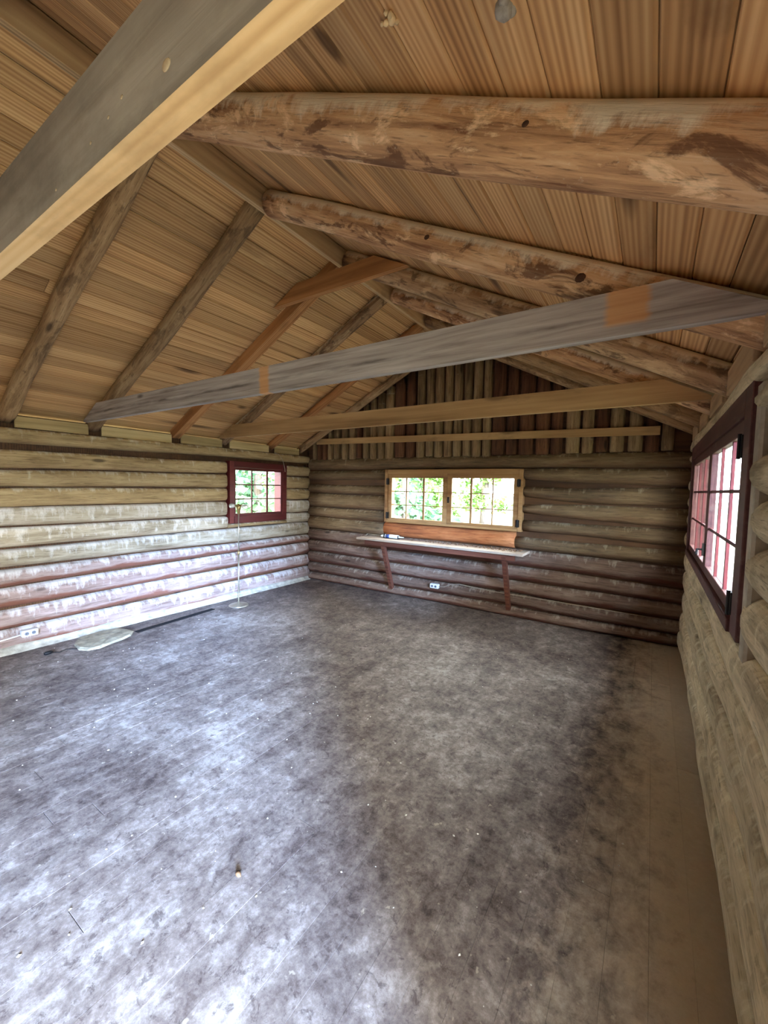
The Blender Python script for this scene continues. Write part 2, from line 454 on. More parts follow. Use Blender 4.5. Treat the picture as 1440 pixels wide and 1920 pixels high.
# joints: z near (y=1.18) and far (y=3.47); (top of log, bottom of log)
JL = [((2.075, 2.09), (1.935, 1.965)), ((1.872, 1.905), (1.70, 1.745)), ((1.69, 1.735), (1.535, 1.548)), ((1.525, 1.54), (1.349, 1.366)),
      ((1.339, 1.355), (1.17, 1.158)), ((1.16, 1.148), (.972, .985)), ((.962, .975), (.79, .777)), ((.778, .765), (.606, .636)),
      ((.596, .624), (.412, .428)), ((.40, .416), (.216, .226)), ((.206, .214), (.0, -.01))]
for k, ((tn, tf), (bn, bf)) in enumerate(JL):
    def ln(n_, f_): return lambda y: n_ + (f_ - n_) * min(1.25, max(-.6, (y - 1.18) / 2.29))
    lt, lb = ln(tn, tf), ln(bn, bf)
    ctl = lambda fn, a, b, j: [(a + (b - a) * i / 6, fn(a + (b - a) * i / 6) + (RND.uniform(-j, j) if 0 < i < 6 else 0)) for i in range(7)]
    mat = M_LOG_L if k < 4 else M_LOG_LM if k < 7 else M_LOG_LOW
    ex = 3.8 if k < 7 else 2.6
    segs = [(YF - .05, YB + .06)]
    zc = (bn + tn) / 2
    if WL[2] - .03 < lt(4) and lb(4) < WL[3] - .03:
        if lb(4) > WL[2] - .06 or True: segs = [(YF - .05, WL[0] - .004), (WL[1] + .004, YB + .06)]
    for a, b in segs:
        lim_t = (lambda z: z)
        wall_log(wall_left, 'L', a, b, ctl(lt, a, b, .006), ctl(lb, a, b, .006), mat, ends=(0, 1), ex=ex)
# the log under the window is notched by it: a short filler keeps the wall closed below the casing
wall_log(wall_left, 'L', WL[0] - .004, WL[1] + .004, [(3.5, 1.045), (4.7, 1.045)], [(3.5, .985), (4.7, .99)], M_LOG_L, ends=(0, 0), ex=3)

# --- back wall with gable
WB = (-3.345, -1.33, 1.085, 1.86)
T1_ = YB + .08
def gable_core():
    m = MB()
    y0, y1 = T1_, T1_ + .08
    m.box(XL - .2, WB[0], y0, y1, 0, 2.1); m.box(WB[1], XR + .2, y0, y1, 0, 2.1)
    m.box(WB[0], WB[1], y0, y1, 0, WB[2]); m.box(WB[0], WB[1], y0, y1, WB[3], 2.1)
    zz = deck_z(XM)
    p = [(XL - .2, 2.1), (XR + .2, 2.1), (XR + .2, deck_z(XR + .2)), (XM, zz), (XL - .2, deck_z(XL - .2))]
    v = [(x, y0, z) for x, z in p] + [(x, y1, z) for x, z in p]
    m.add(v, [(0, 1, 2, 3, 4), (9, 8, 7, 6, 5)] + [(i, (i + 5), (i + 1) % 5 + 5, (i + 1) % 5) for i in range(5)])
    return struct(m.build('wall_back', M_CHINK), 'far log wall with a gable of upright poles')
wall_back = gable_core()
XA = (-4.88, -4.13, -3.42, -1.32, -.70, .24)       # control columns along the back wall
# rows: six z values of top and bottom at XA
def row(t, b): return list(zip(XA, t)), list(zip(XA, b))
ROWS = [
 row((2.06, 2.05, 2.045, 2.045, 2.04, 2.03), (1.862, 1.865, 1.872, 1.875, 1.868, 1.862)),
 row((1.855, 1.857, 1.862, 1.868, 1.862, 1.855), (1.70, 1.705, 1.71, 1.725, 1.69, 1.665)),
 row((1.63, 1.625, 1.62, 1.645, 1.635, 1.66), (1.485, 1.48, 1.475, 1.52, 1.46, 1.447)),
 row((1.478, 1.473, 1.468, 1.425, 1.45, 1.44), (1.25, 1.25, 1.25, 1.315, 1.28, 1.235)),
 row((1.242, 1.242, 1.242, 1.235, 1.225, 1.225), (1.09, 1.08, 1.07, 1.085, 1.088, 1.045)),
 row((1.08, 1.07, 1.06, 1.02, 1.01, 1.005), (.875, .87, .87, .87, .862, .84)),
 row((.868, .862, .862, .86, .852, .83), (.68, .67, .66, .655, .645, .62)),
 row((.672, .662, .652, .645, .635, .61), (.49, .485, .475, .468, .468, .46)),
 row((.482, .476, .468, .46, .458, .45), (.30, .30, .295, .31, .28, .285)),
 row((.292, .292, .288, .30, .27, .275), (.125, .128, .13, .14, .125, .13)),
 row((.118, .12, .122, .13, .118, .12), (-.005, -.005, -.005, -.005, -.005, -.005))]
for k, (t, b) in enumerate(ROWS):
    mat = M_LOG_B if k < 6 else M_LOG_BLOW
    if 1 <= k <= 4:
        wall_log(wall_back, 'B', XL - .03, WB[0] - .004, t, b, mat, ends=(1, 0))
        wall_log(wall_back, 'B', WB[1] + .004, XR + .1, t, b, mat, ends=(0, 1))
    elif k == 5:
        tt = [(x_, 1.075 if x_ < -3 else z) for x_, z in t]
        wall_log(wall_back, 'B', XL - .03, WB[0] - .02, t, b, mat, ends=(1, 0))
        wall_log(wall_back, 'B', WB[1] - .08, XR + .1, t, b, mat, ends=(0, 1))
        wall_log(wall_back, 'B', WB[0] - .02, WB[1] - .08, [(-3.4, 1.08), (-1.3, 1.08)], [(-3.4, .87), (-1.3, .868)], M_SILLLOG, ends=(0, 0))['label'] = 'bare orange log under the double window'
    else:
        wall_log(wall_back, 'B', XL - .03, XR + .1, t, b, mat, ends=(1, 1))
# upright poles of the gable: (px0, px1, brown?) measured along the foot of the gable
GP = [(584.7, 590.8, 0), (592.5, 600.8, 1), (603, 610.8, 1), (613, 620.8, 0), (623.3, 634.2, 0), (638, 649.2, 0), (651.7, 664.2, 0), (666.7, 675, 1),
      (678.3, 689.2, 0), (690.8, 703.3, 0), (705, 717.5, 0), (719.2, 735, 0), (736.7, 755.8, 1), (758.3, 775, 1), (777.5, 792.5, 0), (795, 809, 0), (811, 827, 0),
      (829, 844, 0), (846, 862, 0), (864.5, 880, 0), (881.7, 899, 0), (901, 917, 0), (919, 943.5, 1), (946.5, 967, 1), (970, 998.5, 1),
      (1001, 1028, 1), (1030.5, 1052, 1), (1058, 1085, 0), (1088, 1111, 0), (1115, 1138, 1), (1141, 1169, 0), (1175, 1205, 0), (1208, 1236, 1), (1238, 1264, 0)]
def px_to_x(u, v=845):
    """where the sight line through (u, v) meets the back wall"""
    d = R_ * ((u - 720) / F) + U_ * (-(v - 960) / F) + fw
    return d.x * (YB / d.y)
for i, (u0, u1, br) in enumerate(GP):
    v_ = 858 - (u0 - 590) * .017
    x0, x1 = px_to_x(u0, v_), px_to_x(u1, v_)
    xc, w = (x0 + x1) / 2, (x1 - x0)
    zt = deck_z(xc) - .03
    z0 = 2.03 + RND.uniform(-.012, .012)
    if zt - z0 < .06: continue
    L = zt - z0
    o = log_obj('gable_pole', L, [(0, w / 2), (L, w / 2 * RND.uniform(.86, 1))], [(0, -w / 2), (L, -w / 2 * RND.uniform(.86, 1))], .13, M_GPOLE_D if br else M_GPOLE, wall_back, 900 + i, 2.3, 12, .22, (1, 0), .003, .05)
    o.matrix_world = Matrix.Translation((xc, YB - .008, z0)) @ Matrix(((0, 0, -1, 0), (0, 1, 0, 0), (1, 0, 0, 0), (0, 0, 0, 1)))

# --- right wall
WR = (2.0, 4.80, 1.04, 2.02)
T2_ = XR + .075
wall_right = core('wall_right', [(T2_, T2_ + .08, DOOR[1], WR[0], 0, 2.2), (T2_, T2_ + .08, WR[1], YB + .1, 0, 2.2), (T2_, T2_ + .08, YF - .1, DOOR[0], 0, 2.2),
                                 (T2_, T2_ + .08, WR[0], WR[1], 0, WR[2]), (T2_, T2_ + .08, WR[0], WR[1], WR[3], 2.2), (T2_, T2_ + .08, DOOR[0], DOOR[1], 1.98, 2.2)], 'right log wall with the wide red window')
JR = [2.0, 1.76, 1.59, 1.425, 1.245, 1.03, .83, .63, .42, .21, -.01]
for k, (t, b) in enumerate(zip(JR, JR[1:])):
    gap = .13 if k == 0 else .012
    mid = (t + b) / 2
    if mid > WR[2]: segs = [(YF - .05, DOOR[0] - .05), (DOOR[1] + .06, WR[0] - .03), (WR[1] + .02, YB + .05)]
    else: segs = [(YF - .05, DOOR[0] - .05), (DOOR[1] + .06, YB + .05)]
    for a, b2 in segs:
        if k == 0:
            tp = [(a, t - .02), (b2, t - .02)]; bt = [(a, b + .13), (b2, b + .13)]
        else:
            tp = [(a + (b2 - a) * i / 6, t - .006 + RND.uniform(-.006, .004)) for i in range(7)]
            bt = [(a + (b2 - a) * i / 6, (.035 if k == 9 else b) + .006 + RND.uniform(-.004, .006)) for i in range(7)]
        o = wall_log(wall_right, 'R', a, b2, tp, bt, M_LOG_R, ends=(1, 1), ex=2.1 if mid > 1.04 else 2.7)
        flip(o)
o = wall_log(wall_right, 'R', YF - .05, YB + .05, [(YF, 2.09), (YB, 2.09)], [(YF, 2.005), (YB, 2.012)], M_LOG_R, ends=(0, 0), thick=.14, name='plate_log', ex=5, inset=-.004); flip(o)
# pale mortar column beside the window casing
mb = MB(); mb.bev(XR + .012, XR + .16, WR[0] - .10, WR[0] - .002, .9, 2.0, .01)
mb.build('mortar', M_MORTAR, wall_right)

# --- front wall behind the camera
wall_front = core('wall_front', [(XL - .2, XR + .2, YF - .1, YF - .02, 0, 2.1)], 'log wall behind the camera')
p = [(XL - .2, 2.1), (XR + .2, 2.1), (XR + .2, deck_z(XR + .2)), (XM, deck_z(XM)), (XL - .2, deck_z(XL - .2))]
v = [(x_, YF - .1, z) for x_, z in p] + [(x_, YF - .02, z) for x_, z in p]
mesh_obj('gable_panel', v, [(0, 1, 2, 3, 4), (9, 8, 7, 6, 5)] + [(i, (i + 5), (i + 1) % 5 + 5, (i + 1) % 5) for i in range(5)], M_LOG_B, wall_front)
for k in range(11):
    wall_log(wall_front, 'F', XL - .03, XR + .1, [(XL, .19 * k + .188), (XR, .19 * k + .188)], [(XL, .19 * k), (XR, .19 * k)], M_LOG_B)

# --- baseboard along the left wall: lumpy pale strip
vs = []; fs = []; n = 60
for i in range(n + 1):
    y = YF + (YB - YF) * i / n
    r = RND.uniform(-.006, .006)
    pr = [(XL - .06, .06 + r), (XL + .008, .055 + r), (XL + .022 + r, .038), (XL + .026, .018), (XL + .06 + r * 1.5, .014), (XL + .07 + r, .0)]
    vs += [(x_, y, z) for x_, z in pr]
for i in range(n):
    for k in range(5): fs.append((i * 6 + k, i * 6 + k + 1, (i + 1) * 6 + k + 1, (i + 1) * 6 + k))
struct(mesh_obj('baseboard_left', vs, fs, M_BASE, None, True), 'pale lumpy strip along the foot of the left wall')

# --- ceiling: planks along the ridge on both slopes
ceil = struct(empty('ceiling'), 'plank underside of the gabled roof')
mb = MB(); mb.bev(0, 1, -.0620, .0620, 0, .022, .006)
pl_mesh = None
slope_len = (XR + .25 - XM) / math.cos(ANG)
for side in (-1, 1):
    d = .064
    while d < slope_len:
        cuts = [YF - .15] + sorted(RND.choice([.47, 1.15, 1.96, 2.78, 3.5, 4.3]) for _ in range(2)) + [YB + .15]
        for a, b in zip(cuts, cuts[1:]):
            if b - a < .1: continue
            if pl_mesh is None:
                o = mb.build('plank', M_DECK, ceil); pl_mesh = o.data
            else: o = link(bpy.data.objects.new('plank', pl_mesh), ceil)
            x_ = XM + side * d * math.cos(ANG); z_ = deck_z(XM) - d * math.sin(ANG) + RND.uniform(-.001, .001)
            rot = Matrix.Rotation(side * ANG, 4, 'Y') @ Matrix.Rotation(math.pi / 2, 4, 'Z')
            o.matrix_world = Matrix.Translation((x_, a + .001, z_)) @ rot @ Matrix.Diagonal((b - a - .002, 1, 1, 1))
        d += .1275
mb = MB()                                            # roofing over the planks closes the joints
for side in (-1, 1):
    xe = XM + side * (XR + .45 - XM)
    za, zb = deck_z(XM) + .03, deck_z(XM) + .03 - abs(xe - XM) * SL
    v = [(XM, YF - .3, za), (xe, YF - .3, zb), (xe, YB + .4, zb), (XM, YB + .4, za)]
    v += [(a, b, c + .06) for a, b, c in v]
    mb.add(v, [(0, 1, 2, 3), (7, 6, 5, 4), (0, 4, 5, 1), (1, 5, 6, 2), (2, 6, 7, 3), (3, 7, 4, 0)])
mb.build('roofing', M_CHINK, ceil)

# ------------------------------------------------------------------ windows
def window(name, label, loc, rz, w, h, mat, sashes, depth, cas=(.1, .1, .1, .1), muntin=.011, rows=3, bars=None):
    bars = bars or mat
    """local frame: X along the wall, Y out of the room, Z up; face of casing at y=0; origin at lower left of casing"""
    e = struct(empty(name, loc, None, rz), label)
    l, r, b, t = cas
    for nm, bx in (('side_jamb', (0, l, 0, depth, 0, h)), ('side_jamb', (w - r, w, 0, depth, 0, h)), ('head_jamb', (l, w - r, 0, depth, h - t, h)), ('sill', (l, w - r, -.012, depth, 0, b))):
        m = MB(); m.bev(*bx, .003); m.build(nm, mat, e)
    for s_ in sashes:
        x0, x1, z0, z1 = s_['box']; st = s_.get('st', .04); y0, y1 = .012, .047
        m = MB()
        m.bev(x0, x0 + st, y0, y1, z0, z1, .003); m.bev(x1 - st, x1, y0, y1, z0, z1, .003)
        m.bev(x0 + st, x1 - st, y0, y1, z0, z0 + st, .003); m.bev(x0 + st, x1 - st, y0, y1, z1 - st, z1, .003)
        sa = m.build('sash', mat, e)
        gx0, gx1, gz0, gz1 = x0 + st, x1 - st, z0 + st, z1 - st
        vx = [gx0] + [gx0 + (gx1 - gx0) * f for f in s_['v']] + [gx1]
        hz = [gz0 + (gz1 - gz0) * i / rows for i in range(rows + 1)]
        for i, xx in enumerate(vx[1:-1]):
            wd = s_.get('vw', (muntin,) * 3)[i]
            m = MB(); m.box(xx - wd, xx + wd, y0 + .010, y1 - .012, gz0, gz1); m.build('muntin', bars, sa)
        for zz in hz[1:-1]:
            m = MB(); m.box(gx0, gx1, y0 + .011, y1 - .013, zz - muntin * .75, zz + muntin * .75); m.build('muntin', bars, sa)
        for i in range(len(vx) - 1):
            for j in range(rows):
                m = MB(); m.box(vx[i], vx[i + 1], y0 + .018, y0 + .021, hz[j], hz[j + 1]); m.build('pane', M_GLASS, sa)
        for hx, hzz in s_.get('hinge', ()):
            m = MB(); m.box(hx - .022, hx + .022, -.006, .014, hzz - .045, hzz + .045); m.tube([(hx, -.009, hzz - .05), (hx, -.009, hzz + .05)], .007); m.build('hinge', M_IRON, sa)
        if 'latch' in s_:
            lx, lz = s_['latch']
            m = MB(); m.box(lx - .012, lx + .012, -.004, .014, lz - .04, lz + .04); m.tube([(lx, -.004, lz), (lx, -.03, lz), (lx + .03, -.035, lz - .03)], .007); m.build('latch', M_IRON, sa)
    return e
# left wall: small maroon window (X local = +Y world, Y local = -X world)
window('window_1', 'small maroon nine pane window in the left wall', (XL + .012, WL[0], WL[2]), math.pi / 2, WL[1] - WL[0], WL[3] - WL[2], M_RED,
       [dict(box=(.068, .972, .10, .785), st=.036, v=(.345, .685), vw=(.010, .016))], .2, (.07, .08, .10, .085))
# back wall: pine double casement (X local = X world, Y local = +Y)
window('window_2', 'pine double casement window in the far wall', (WB[0], YB - .012, WB[2]), 0, WB[1] - WB[0], WB[3] - WB[2], M_WOOD,
       [dict(box=(.05, 1.005, .0, .72), st=.066, v=(.30, .64), vw=(.008, .014), hinge=((.05, .6), (.05, .1))),
        dict(box=(1.007, 1.965, .0, .72), st=.066, v=(.33, .68), vw=(.014, .008), hinge=((1.965, .6), (1.965, .1)), latch=(1.03, .36))], .2, (.05, .05, .028, .06), .0075)
# right wall: wide maroon double casement (X local = -Y world, Y local = +X)
window('window_3', 'wide maroon double casement window in the right wall', (XR + .0, WR[1], WR[2]), -math.pi / 2, WR[1] - WR[0], WR[3] - WR[2], M_REDD,
       [dict(box=(.13, 1.44, .04, .87), st=.06, v=(.333, .667), vw=(.014, .014)),
        dict(box=(1.445, 2.66, .04, .87), st=.06, v=(.333, .667), vw=(.014, .014), hinge=((2.655, .75), (2.655, .12)), latch=(1.47, .2))], .13, (.13, .14, .05, .11), .011, bars=M_RED)
# door frame beside the camera (out of view): plain jambs and head
dr = struct(empty('door_1', (XR, DOOR[0], 0)), 'open doorway beside the camera')
for bx in ((-.01, .2, -.05, 0, 0, 2.0), (-.01, .2, DOOR[1] - DOOR[0], DOOR[1] - DOOR[0] + .05, 0, 2.0), (-.01, .2, 0, DOOR[1] - DOOR[0], 1.97, 2.0)):
    m = MB(); m.bev(*bx, .004); m.build('door_jamb', M_REDD, dr)

# ------------------------------------------------------------------ roof timbers
def rafter_pole(side, y, r, mat, label, seed, y_ridge=None, x_eave=None, r2=None):
    """round pole under the deck from the wall plate to the ridge"""
    r2 = r2 or r
    xe = x_eave if x_eave is not None else (XR + .12 if side > 0 else XL - .12)
    yr = y if y_ridge is None else y_ridge
    nx, nz = (math.sin(ANG) * side, math.cos(ANG))
    xr_ = XM + side * (.026 + 2 * abs(nx) * r2)
    a = Vector((xe - nx * r, y, deck_z(xe) - nz * r - .002)); b = Vector((xr_ - nx * r2, yr, deck_z(xr_) - nz * r2 - .002))
    L = (b - a).length
    o = log_obj('rafter', L, [(0, r), (L, r2)], [(0, -r), (L, -r2)], 2 * r, mat, None, seed, 2.1, 16, .14, (0, 0), .007)
    xa = (b - a).normalized(); za = Vector((nx, 0, nz)); za = (za - xa * za.dot(xa)).normalized(); ya = za.cross(xa)
    Mx = Matrix((xa, ya, za)).transposed().to_4x4(); Mx.translation = a - ya * r
    o.matrix_world = Mx
    return tag(o, label, 'rafter', 'pole rafters on the right slope' if side > 0 else 'pole rafters on the left slope')
pole_a = rafter_pole(1, 1.13, .085, M_POLE_O, 'thick bark-streaked pole rafter with cream upper edge, nearest on right slope', 31, 1.17)
pole_b = rafter_pole(1, 1.97, .08, M_POLE_O, 'orange knotty pole rafter on right slope, second from camera, above grey tie beam end', 32)
rafter_pole(1, 2.80, .078, M_POLE, 'brown pole rafter on right slope touching collar tie end', 33)
rafter_pole(1, 3.55, .07, M_POLE_O, 'pole rafter on right slope over the brown tie beam end', 34)
rafter_pole(1, 4.28, .065, M_POLE_D, 'thin pole rafter on right slope, last before the gable rafter', 35)
rafter_pole(1, 4.98, .055, M_POLE_D, 'dark pole rafter on right slope lying against the gable poles', 36)
rafter_pole(1, .50, .07, M_POLE, 'pole rafter on right slope right behind the foreground tie beam', 37)
rafter_pole(-1, 1.24, .066, M_POLE_D, 'brown pole rafter on left slope, nearest beyond the foreground tie beam', 41)
rafter_pole(-1, 1.95, .064, M_POLE_D, 'rough pole rafter on left slope meeting the grey tie beam end', 42)
rafter_pole(-1, 3.53, .058, M_POLE, 'pole rafter on left slope meeting the brown tie beam end', 44)
rafter_pole(-1, 4.34, .055, M_SAWN, 'smooth orange rafter on left slope above the maroon window', 45)
rafter_pole(-1, 4.98, .055, M_POLE_D, 'dark pole rafter on left slope lying against the gable poles', 46)
rafter_pole(-1, .50, .066, M_POLE_D, 'pole rafter on left slope right behind the foreground tie beam', 47)
rafter_pole(-1, -.3, .062, M_POLE_D, 'dim pole rafter on left slope at the top left, in front of foreground tie beam', 48)
# sawn rafter on the left slope that carries the collar tie
a = Vector((XL - .1, 0, deck_z(XL - .1) - .002)); b = Vector((XM - .08, 0, deck_z(XM - .08) - .002))
m = MB(); m.bev(0, (b - a).length, -.05, .05, -.105, 0, .004)
o = m.build('rafter', M_SAWN)
o.matrix_world = Matrix.Translation((a.x, 2.83, a.z)) @ Matrix.Rotation(-ANG, 4, 'Y')
tag(o, 'square sawn orange rafter on left slope carrying the collar tie', 'rafter')

m = MB(); m.bev(XM - .02, XM + .02, YF, YB + .05, deck_z(XM) - .165, deck_z(XM) - .014, .003)
o = m.build('ridge_board', M_RIDGE); o.data.transform(Matrix.Rotation(-math.pi / 2, 4, 'Z')); o.rotation_euler = (0, 0, math.pi / 2)
tag(o, 'pale sawn ridge board along the peak of the roof', 'ridge board')

def tie(name, y0, y1, zb, zt, mats, label, cat, xl=XL - .03, xr=XR + .0, clear=.055):
    """plank across the room with its top corners cut to the roof slope"""
    cut = lambda z: (z + clear - ZE) / SL
    pts = [(xl, zb), (xr, zb)]
    pts += [(min(xr, XR - cut(zb)), max(zb, min(zt, deck_z(xr) - clear))), (XR - cut(zt), zt), (XL + cut(zt), zt), (xl, max(zb, min(zt, deck_z(xl) - clear)))]
    n = len(pts)
    m = MB()
    v = [(x_ - xl, 0, z - zb) for x_, z in pts] + [(x_ - xl, y1 - y0, z - zb) for x_, z in pts]
    m.add(v, [list(range(n)), [n + i for i in range(n)][::-1]], 0)
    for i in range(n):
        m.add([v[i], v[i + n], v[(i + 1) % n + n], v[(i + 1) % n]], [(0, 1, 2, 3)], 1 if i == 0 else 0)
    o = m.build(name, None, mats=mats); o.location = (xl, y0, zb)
    return tag(o, label, cat)
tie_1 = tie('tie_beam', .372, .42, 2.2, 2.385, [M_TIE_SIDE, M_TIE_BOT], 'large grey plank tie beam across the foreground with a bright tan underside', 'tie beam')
def m_tie2():
    """grey weathered plank with two bare orange patches where cleats once sat, dark streak along the middle"""
    t = NT('tie_grey_patched')
    c0 = t.n('ShaderNodeTexCoord'); sp = t.n('ShaderNodeSeparateXYZ'); t.l(c0.outputs['Object'], sp.inputs[0])
    g = t.noise(t.coord((.6, 12, 14)), 2.4, 6, .6, .5)
    c = t.ramp(g, [(.3, lin(128, 116, 106)), (.5, lin(170, 158, 148)), (.7, lin(196, 186, 176))])
    stz = t.math('ABSOLUTE', t.math('SUBTRACT', sp.outputs[2], t.math('ADD', .075, t.math('MULTIPLY', t.math('SUBTRACT', t.noise(t.coord((.9, 1, 1), rnd=False), 1.5, 4), .5), .06))))
    c = t.mix(t.math('MULTIPLY', t.mask(stz, .016, .002), t.math('MULTIPLY', t.mask(t.noise(t.coord((1.5, 8, 8)), 2, 5), .4, .6), .7)), c, lin(60, 50, 46))
    for x0, x1 in ((4.745, 4.885), (2.71, 2.80)):
        e = t.math('ADD', sp.outputs[0], t.math('MULTIPLY', t.math('SUBTRACT', g, .5), .05))
        k = t.math('MULTIPLY', t.mask(e, x0 - .012, x0 + .012), t.mask(e, x1 + .012, x1 - .012))
        k = t.math('MULTIPLY', k, t.mask(sp.outputs[2], .03, .05) if x0 > 4 else 1.0)
        c = t.mix(t.math('MULTIPLY', k, .85), c, t.mix(g, lin(184, 120, 66), lin(232, 178, 116)))
    kn = t.n('ShaderNodeTexVoronoi', Scale=1.0); t.l(t.coord((1.6, 5, 5)), kn.inputs['Vector'])
    c = t.mix(t.math('MULTIPLY', t.mask(kn.outputs['Distance'], .12, .06), .7), c, lin(64, 50, 44))
    return t.done(c, .8, t.bump(g, .3, .006))
M_T2 = m_tie2()
tie('tie_beam', 1.845, 1.89, 2.205, 2.375, [M_T2, M_T2], 'grey weathered plank tie beam with bare orange patches, middle of three', 'tie beam')
tie('tie_beam', 3.415, 3.46, 2.215, 2.375, [M_TIE, M_TIE], 'brown plank tie beam nearest the far gable', 'tie beam')
# collar tie near the peak
cz0, cz1 = 3.235, 3.385
cl = lambda z: (ZE + SL * (XM - XL) - z - .02) / SL
pts = [(XM - cl(cz0), cz0), (XM + cl(cz0), cz0), (XM + cl(cz1), cz1), (XM - cl(cz1), cz1)]
m = MB(); v = [(x_ - XM, 0, z - cz0) for x_, z in pts] + [(x_ - XM, .045, z - cz0) for x_, z in pts]
m.add(v, [(0, 1, 2, 3), (7, 6, 5, 4)] + [(i, i + 4, (i + 1) % 4 + 4, (i + 1) % 4) for i in range(4)])
o = m.build('collar_tie', M_SAWN); o.location = (XM, 2.668, cz0)
tag(o, 'short orange plank collar tie just under the ridge', 'collar tie')
# knots where branches were cut, at their measured places
def sight(u, v): return (R_ * ((u - 720) / F) + U_ * (-(v - 960) / F) + fw).normalized()
bpy.context.view_layer.update()
def knot(parent, p, n, r, mat):
    bm = bmesh.new(); bmesh.ops.create_uvsphere(bm, u_segments=10, v_segments=6, radius=1)
    q = n.to_track_quat('Z', 'Y').to_matrix()
    vs = [p + q @ Vector((v.co.x * r, v.co.y * r * .8, v.co.z * r * .22)) for v in bm.verts]
    bm.verts.index_update(); inv = parent.matrix_world.inverted()
    o = mesh_obj('knot', [inv @ v for v in vs], [[q.index for q in f.verts] for f in bm.faces], mat, parent, True); bm.free()
    return o
for po, r, y0, spots in ((pole_a, .085, 1.15, ((1245, 283, .013), (865, 245, .012), (985, 232, .009))), (pole_b, .08, 1.97, ((1088, 521, .022), (800, 445, .016)))):
    mw = po.matrix_world; ax = (mw.to_3x3() @ Vector((1, 0, 0))).normalized(); o0 = mw @ Vector((0, r, 0))
    for u, v, kr in spots:
        d = sight(u, v); c0 = Vector((0, 0, 1.6))
        w = c0 - o0; dp = d - ax * d.dot(ax); wp = w - ax * w.dot(ax)
        A, B, Cc = dp.dot(dp), 2 * dp.dot(wp), wp.dot(wp) - (r * .985) ** 2
        disc = B * B - 4 * A * Cc
        if disc < 0: continue
        p = c0 + d * ((-B - math.sqrt(disc)) / (2 * A)); n = p - o0; n = (n - ax * n.dot(ax)).normalized()
        knot(po, p, n, kr, M_KNOT)
for u, v, kr in ((312, 122, .012), (228, 182, .005), (203, 220, .004), (170, 268, .004), (105, 356, .004)):
    d = sight(u, v); p = Vector((0, 0, 1.6)) + d * (.372 / d.y)
    knot(tie_1, p, Vector((0, -1, 0)), kr, M_KNOT_P)
# nailing strip across the gable poles
o = MB(); o.bev(0, 4.72, -.022, 0, -.045, .045, .003); o = o.build('batten', M_TIE)
o.matrix_world = Matrix.Translation((-4.69, YB - .022, 2.325)) @ Matrix.Rotation(.0185, 4, 'Y')
tag(o, 'long thin batten nailed across the gable poles above the far window', 'batten')
# eave boards between the rafter feet
ys = [-.3, .5, 1.24, 1.95, 2.83, 3.53, 4.34, 4.98]
names = ['behind the foreground tie beam', 'between foreground tie beam and nearest pole rafter', 'left of the grey tie beam end', 'right of the grey tie beam end', 'left of the brown tie beam end', 'above the maroon window', 'in the far left corner']
for i, (a, b) in enumerate(zip(ys, ys[1:])):
    m = MB(); m.bev(0, b - a - .12, -.012, .012, 0, .105, .003); o = m.build('eave_board', M_EAVE)
    o.location = (XL - .045, a + .06, 2.083 + .012 * (a > 2.5)); o.rotation_euler = (0, 0, math.pi / 2)
    tag(o, 'yellow eave board on the left wall top, ' + names[i], 'eave board', 'eave boards on the left wall')
ysr = [.50, 1.13, 1.97, 2.80, 3.55, 4.28, 4.98]
namr = ['beside the foreground tie beam', 'nearest the camera, left of thick pole', 'just past the grey tie beam end', 'just before the brown tie beam end', 'just past the brown tie beam end', 'in the far right corner']
for i, (a, b) in enumerate(zip(ysr, ysr[1:])):
    m = MB(); m.bev(0, b - a - .17, -.012, .012, 0, .125, .003); o = m.build('eave_board', M_RIDGE)
    o.location = (XR + .012, a + .085, 2.097); o.rotation_euler = (0, 0, math.pi / 2)
    tag(o, 'grey eave board on the right wall top, ' + namr[i], 'eave board', 'eave boards on the right wall')

# ------------------------------------------------------------------ wall shelf under the far window
sh = tag(empty('wall_shelf', (-2.5, YB, .86)), 'long dusty plank shelf on two slanting brackets under the far window', 'shelf')
sx0, sx1 = -3.62 + 2.5, -1.22 + 2.5
m = MB(); m.bev(sx0, sx1, -.33, .012, -.03, .0, .004); m.build('shelf_board', M_SHELF, sh)
m = MB(); m.bev(sx0 + .12, sx1 - .1, -.29, -.255, -.10, -.03, .004); m.build('apron', M_BRACK, sh)
for bx in (-3.19 + 2.5, -1.45 + 2.5):
    m = MB()
    p0, p1 = Vector((bx, -.272, -.05)), Vector((bx, -.0, -.76))
    d = (p1 - p0).normalized(); nrm = Vector((0, d.z, -d.y))
    w_ = .03
    v = [p0 + nrm * w_ + Vector((s_ * .025, 0, 0)) for s_ in (-1, 1)] + [p0 - nrm * w_ + Vector((s_ * .025, 0, 0)) for s_ in (-1, 1)]
    v += [p1 + nrm * w_ + Vector((s_ * .025, 0, 0)) for s_ in (-1, 1)] + [p1 - nrm * w_ + Vector((s_ * .025, 0, 0)) for s_ in (-1, 1)]
    m.add(v, [(0, 1, 5, 4), (1, 3, 7, 5), (3, 2, 6, 7), (2, 0, 4, 6), (0, 2, 3, 1), (4, 5, 7, 6)])
    m.build('bracket', M_BRACK, sh)
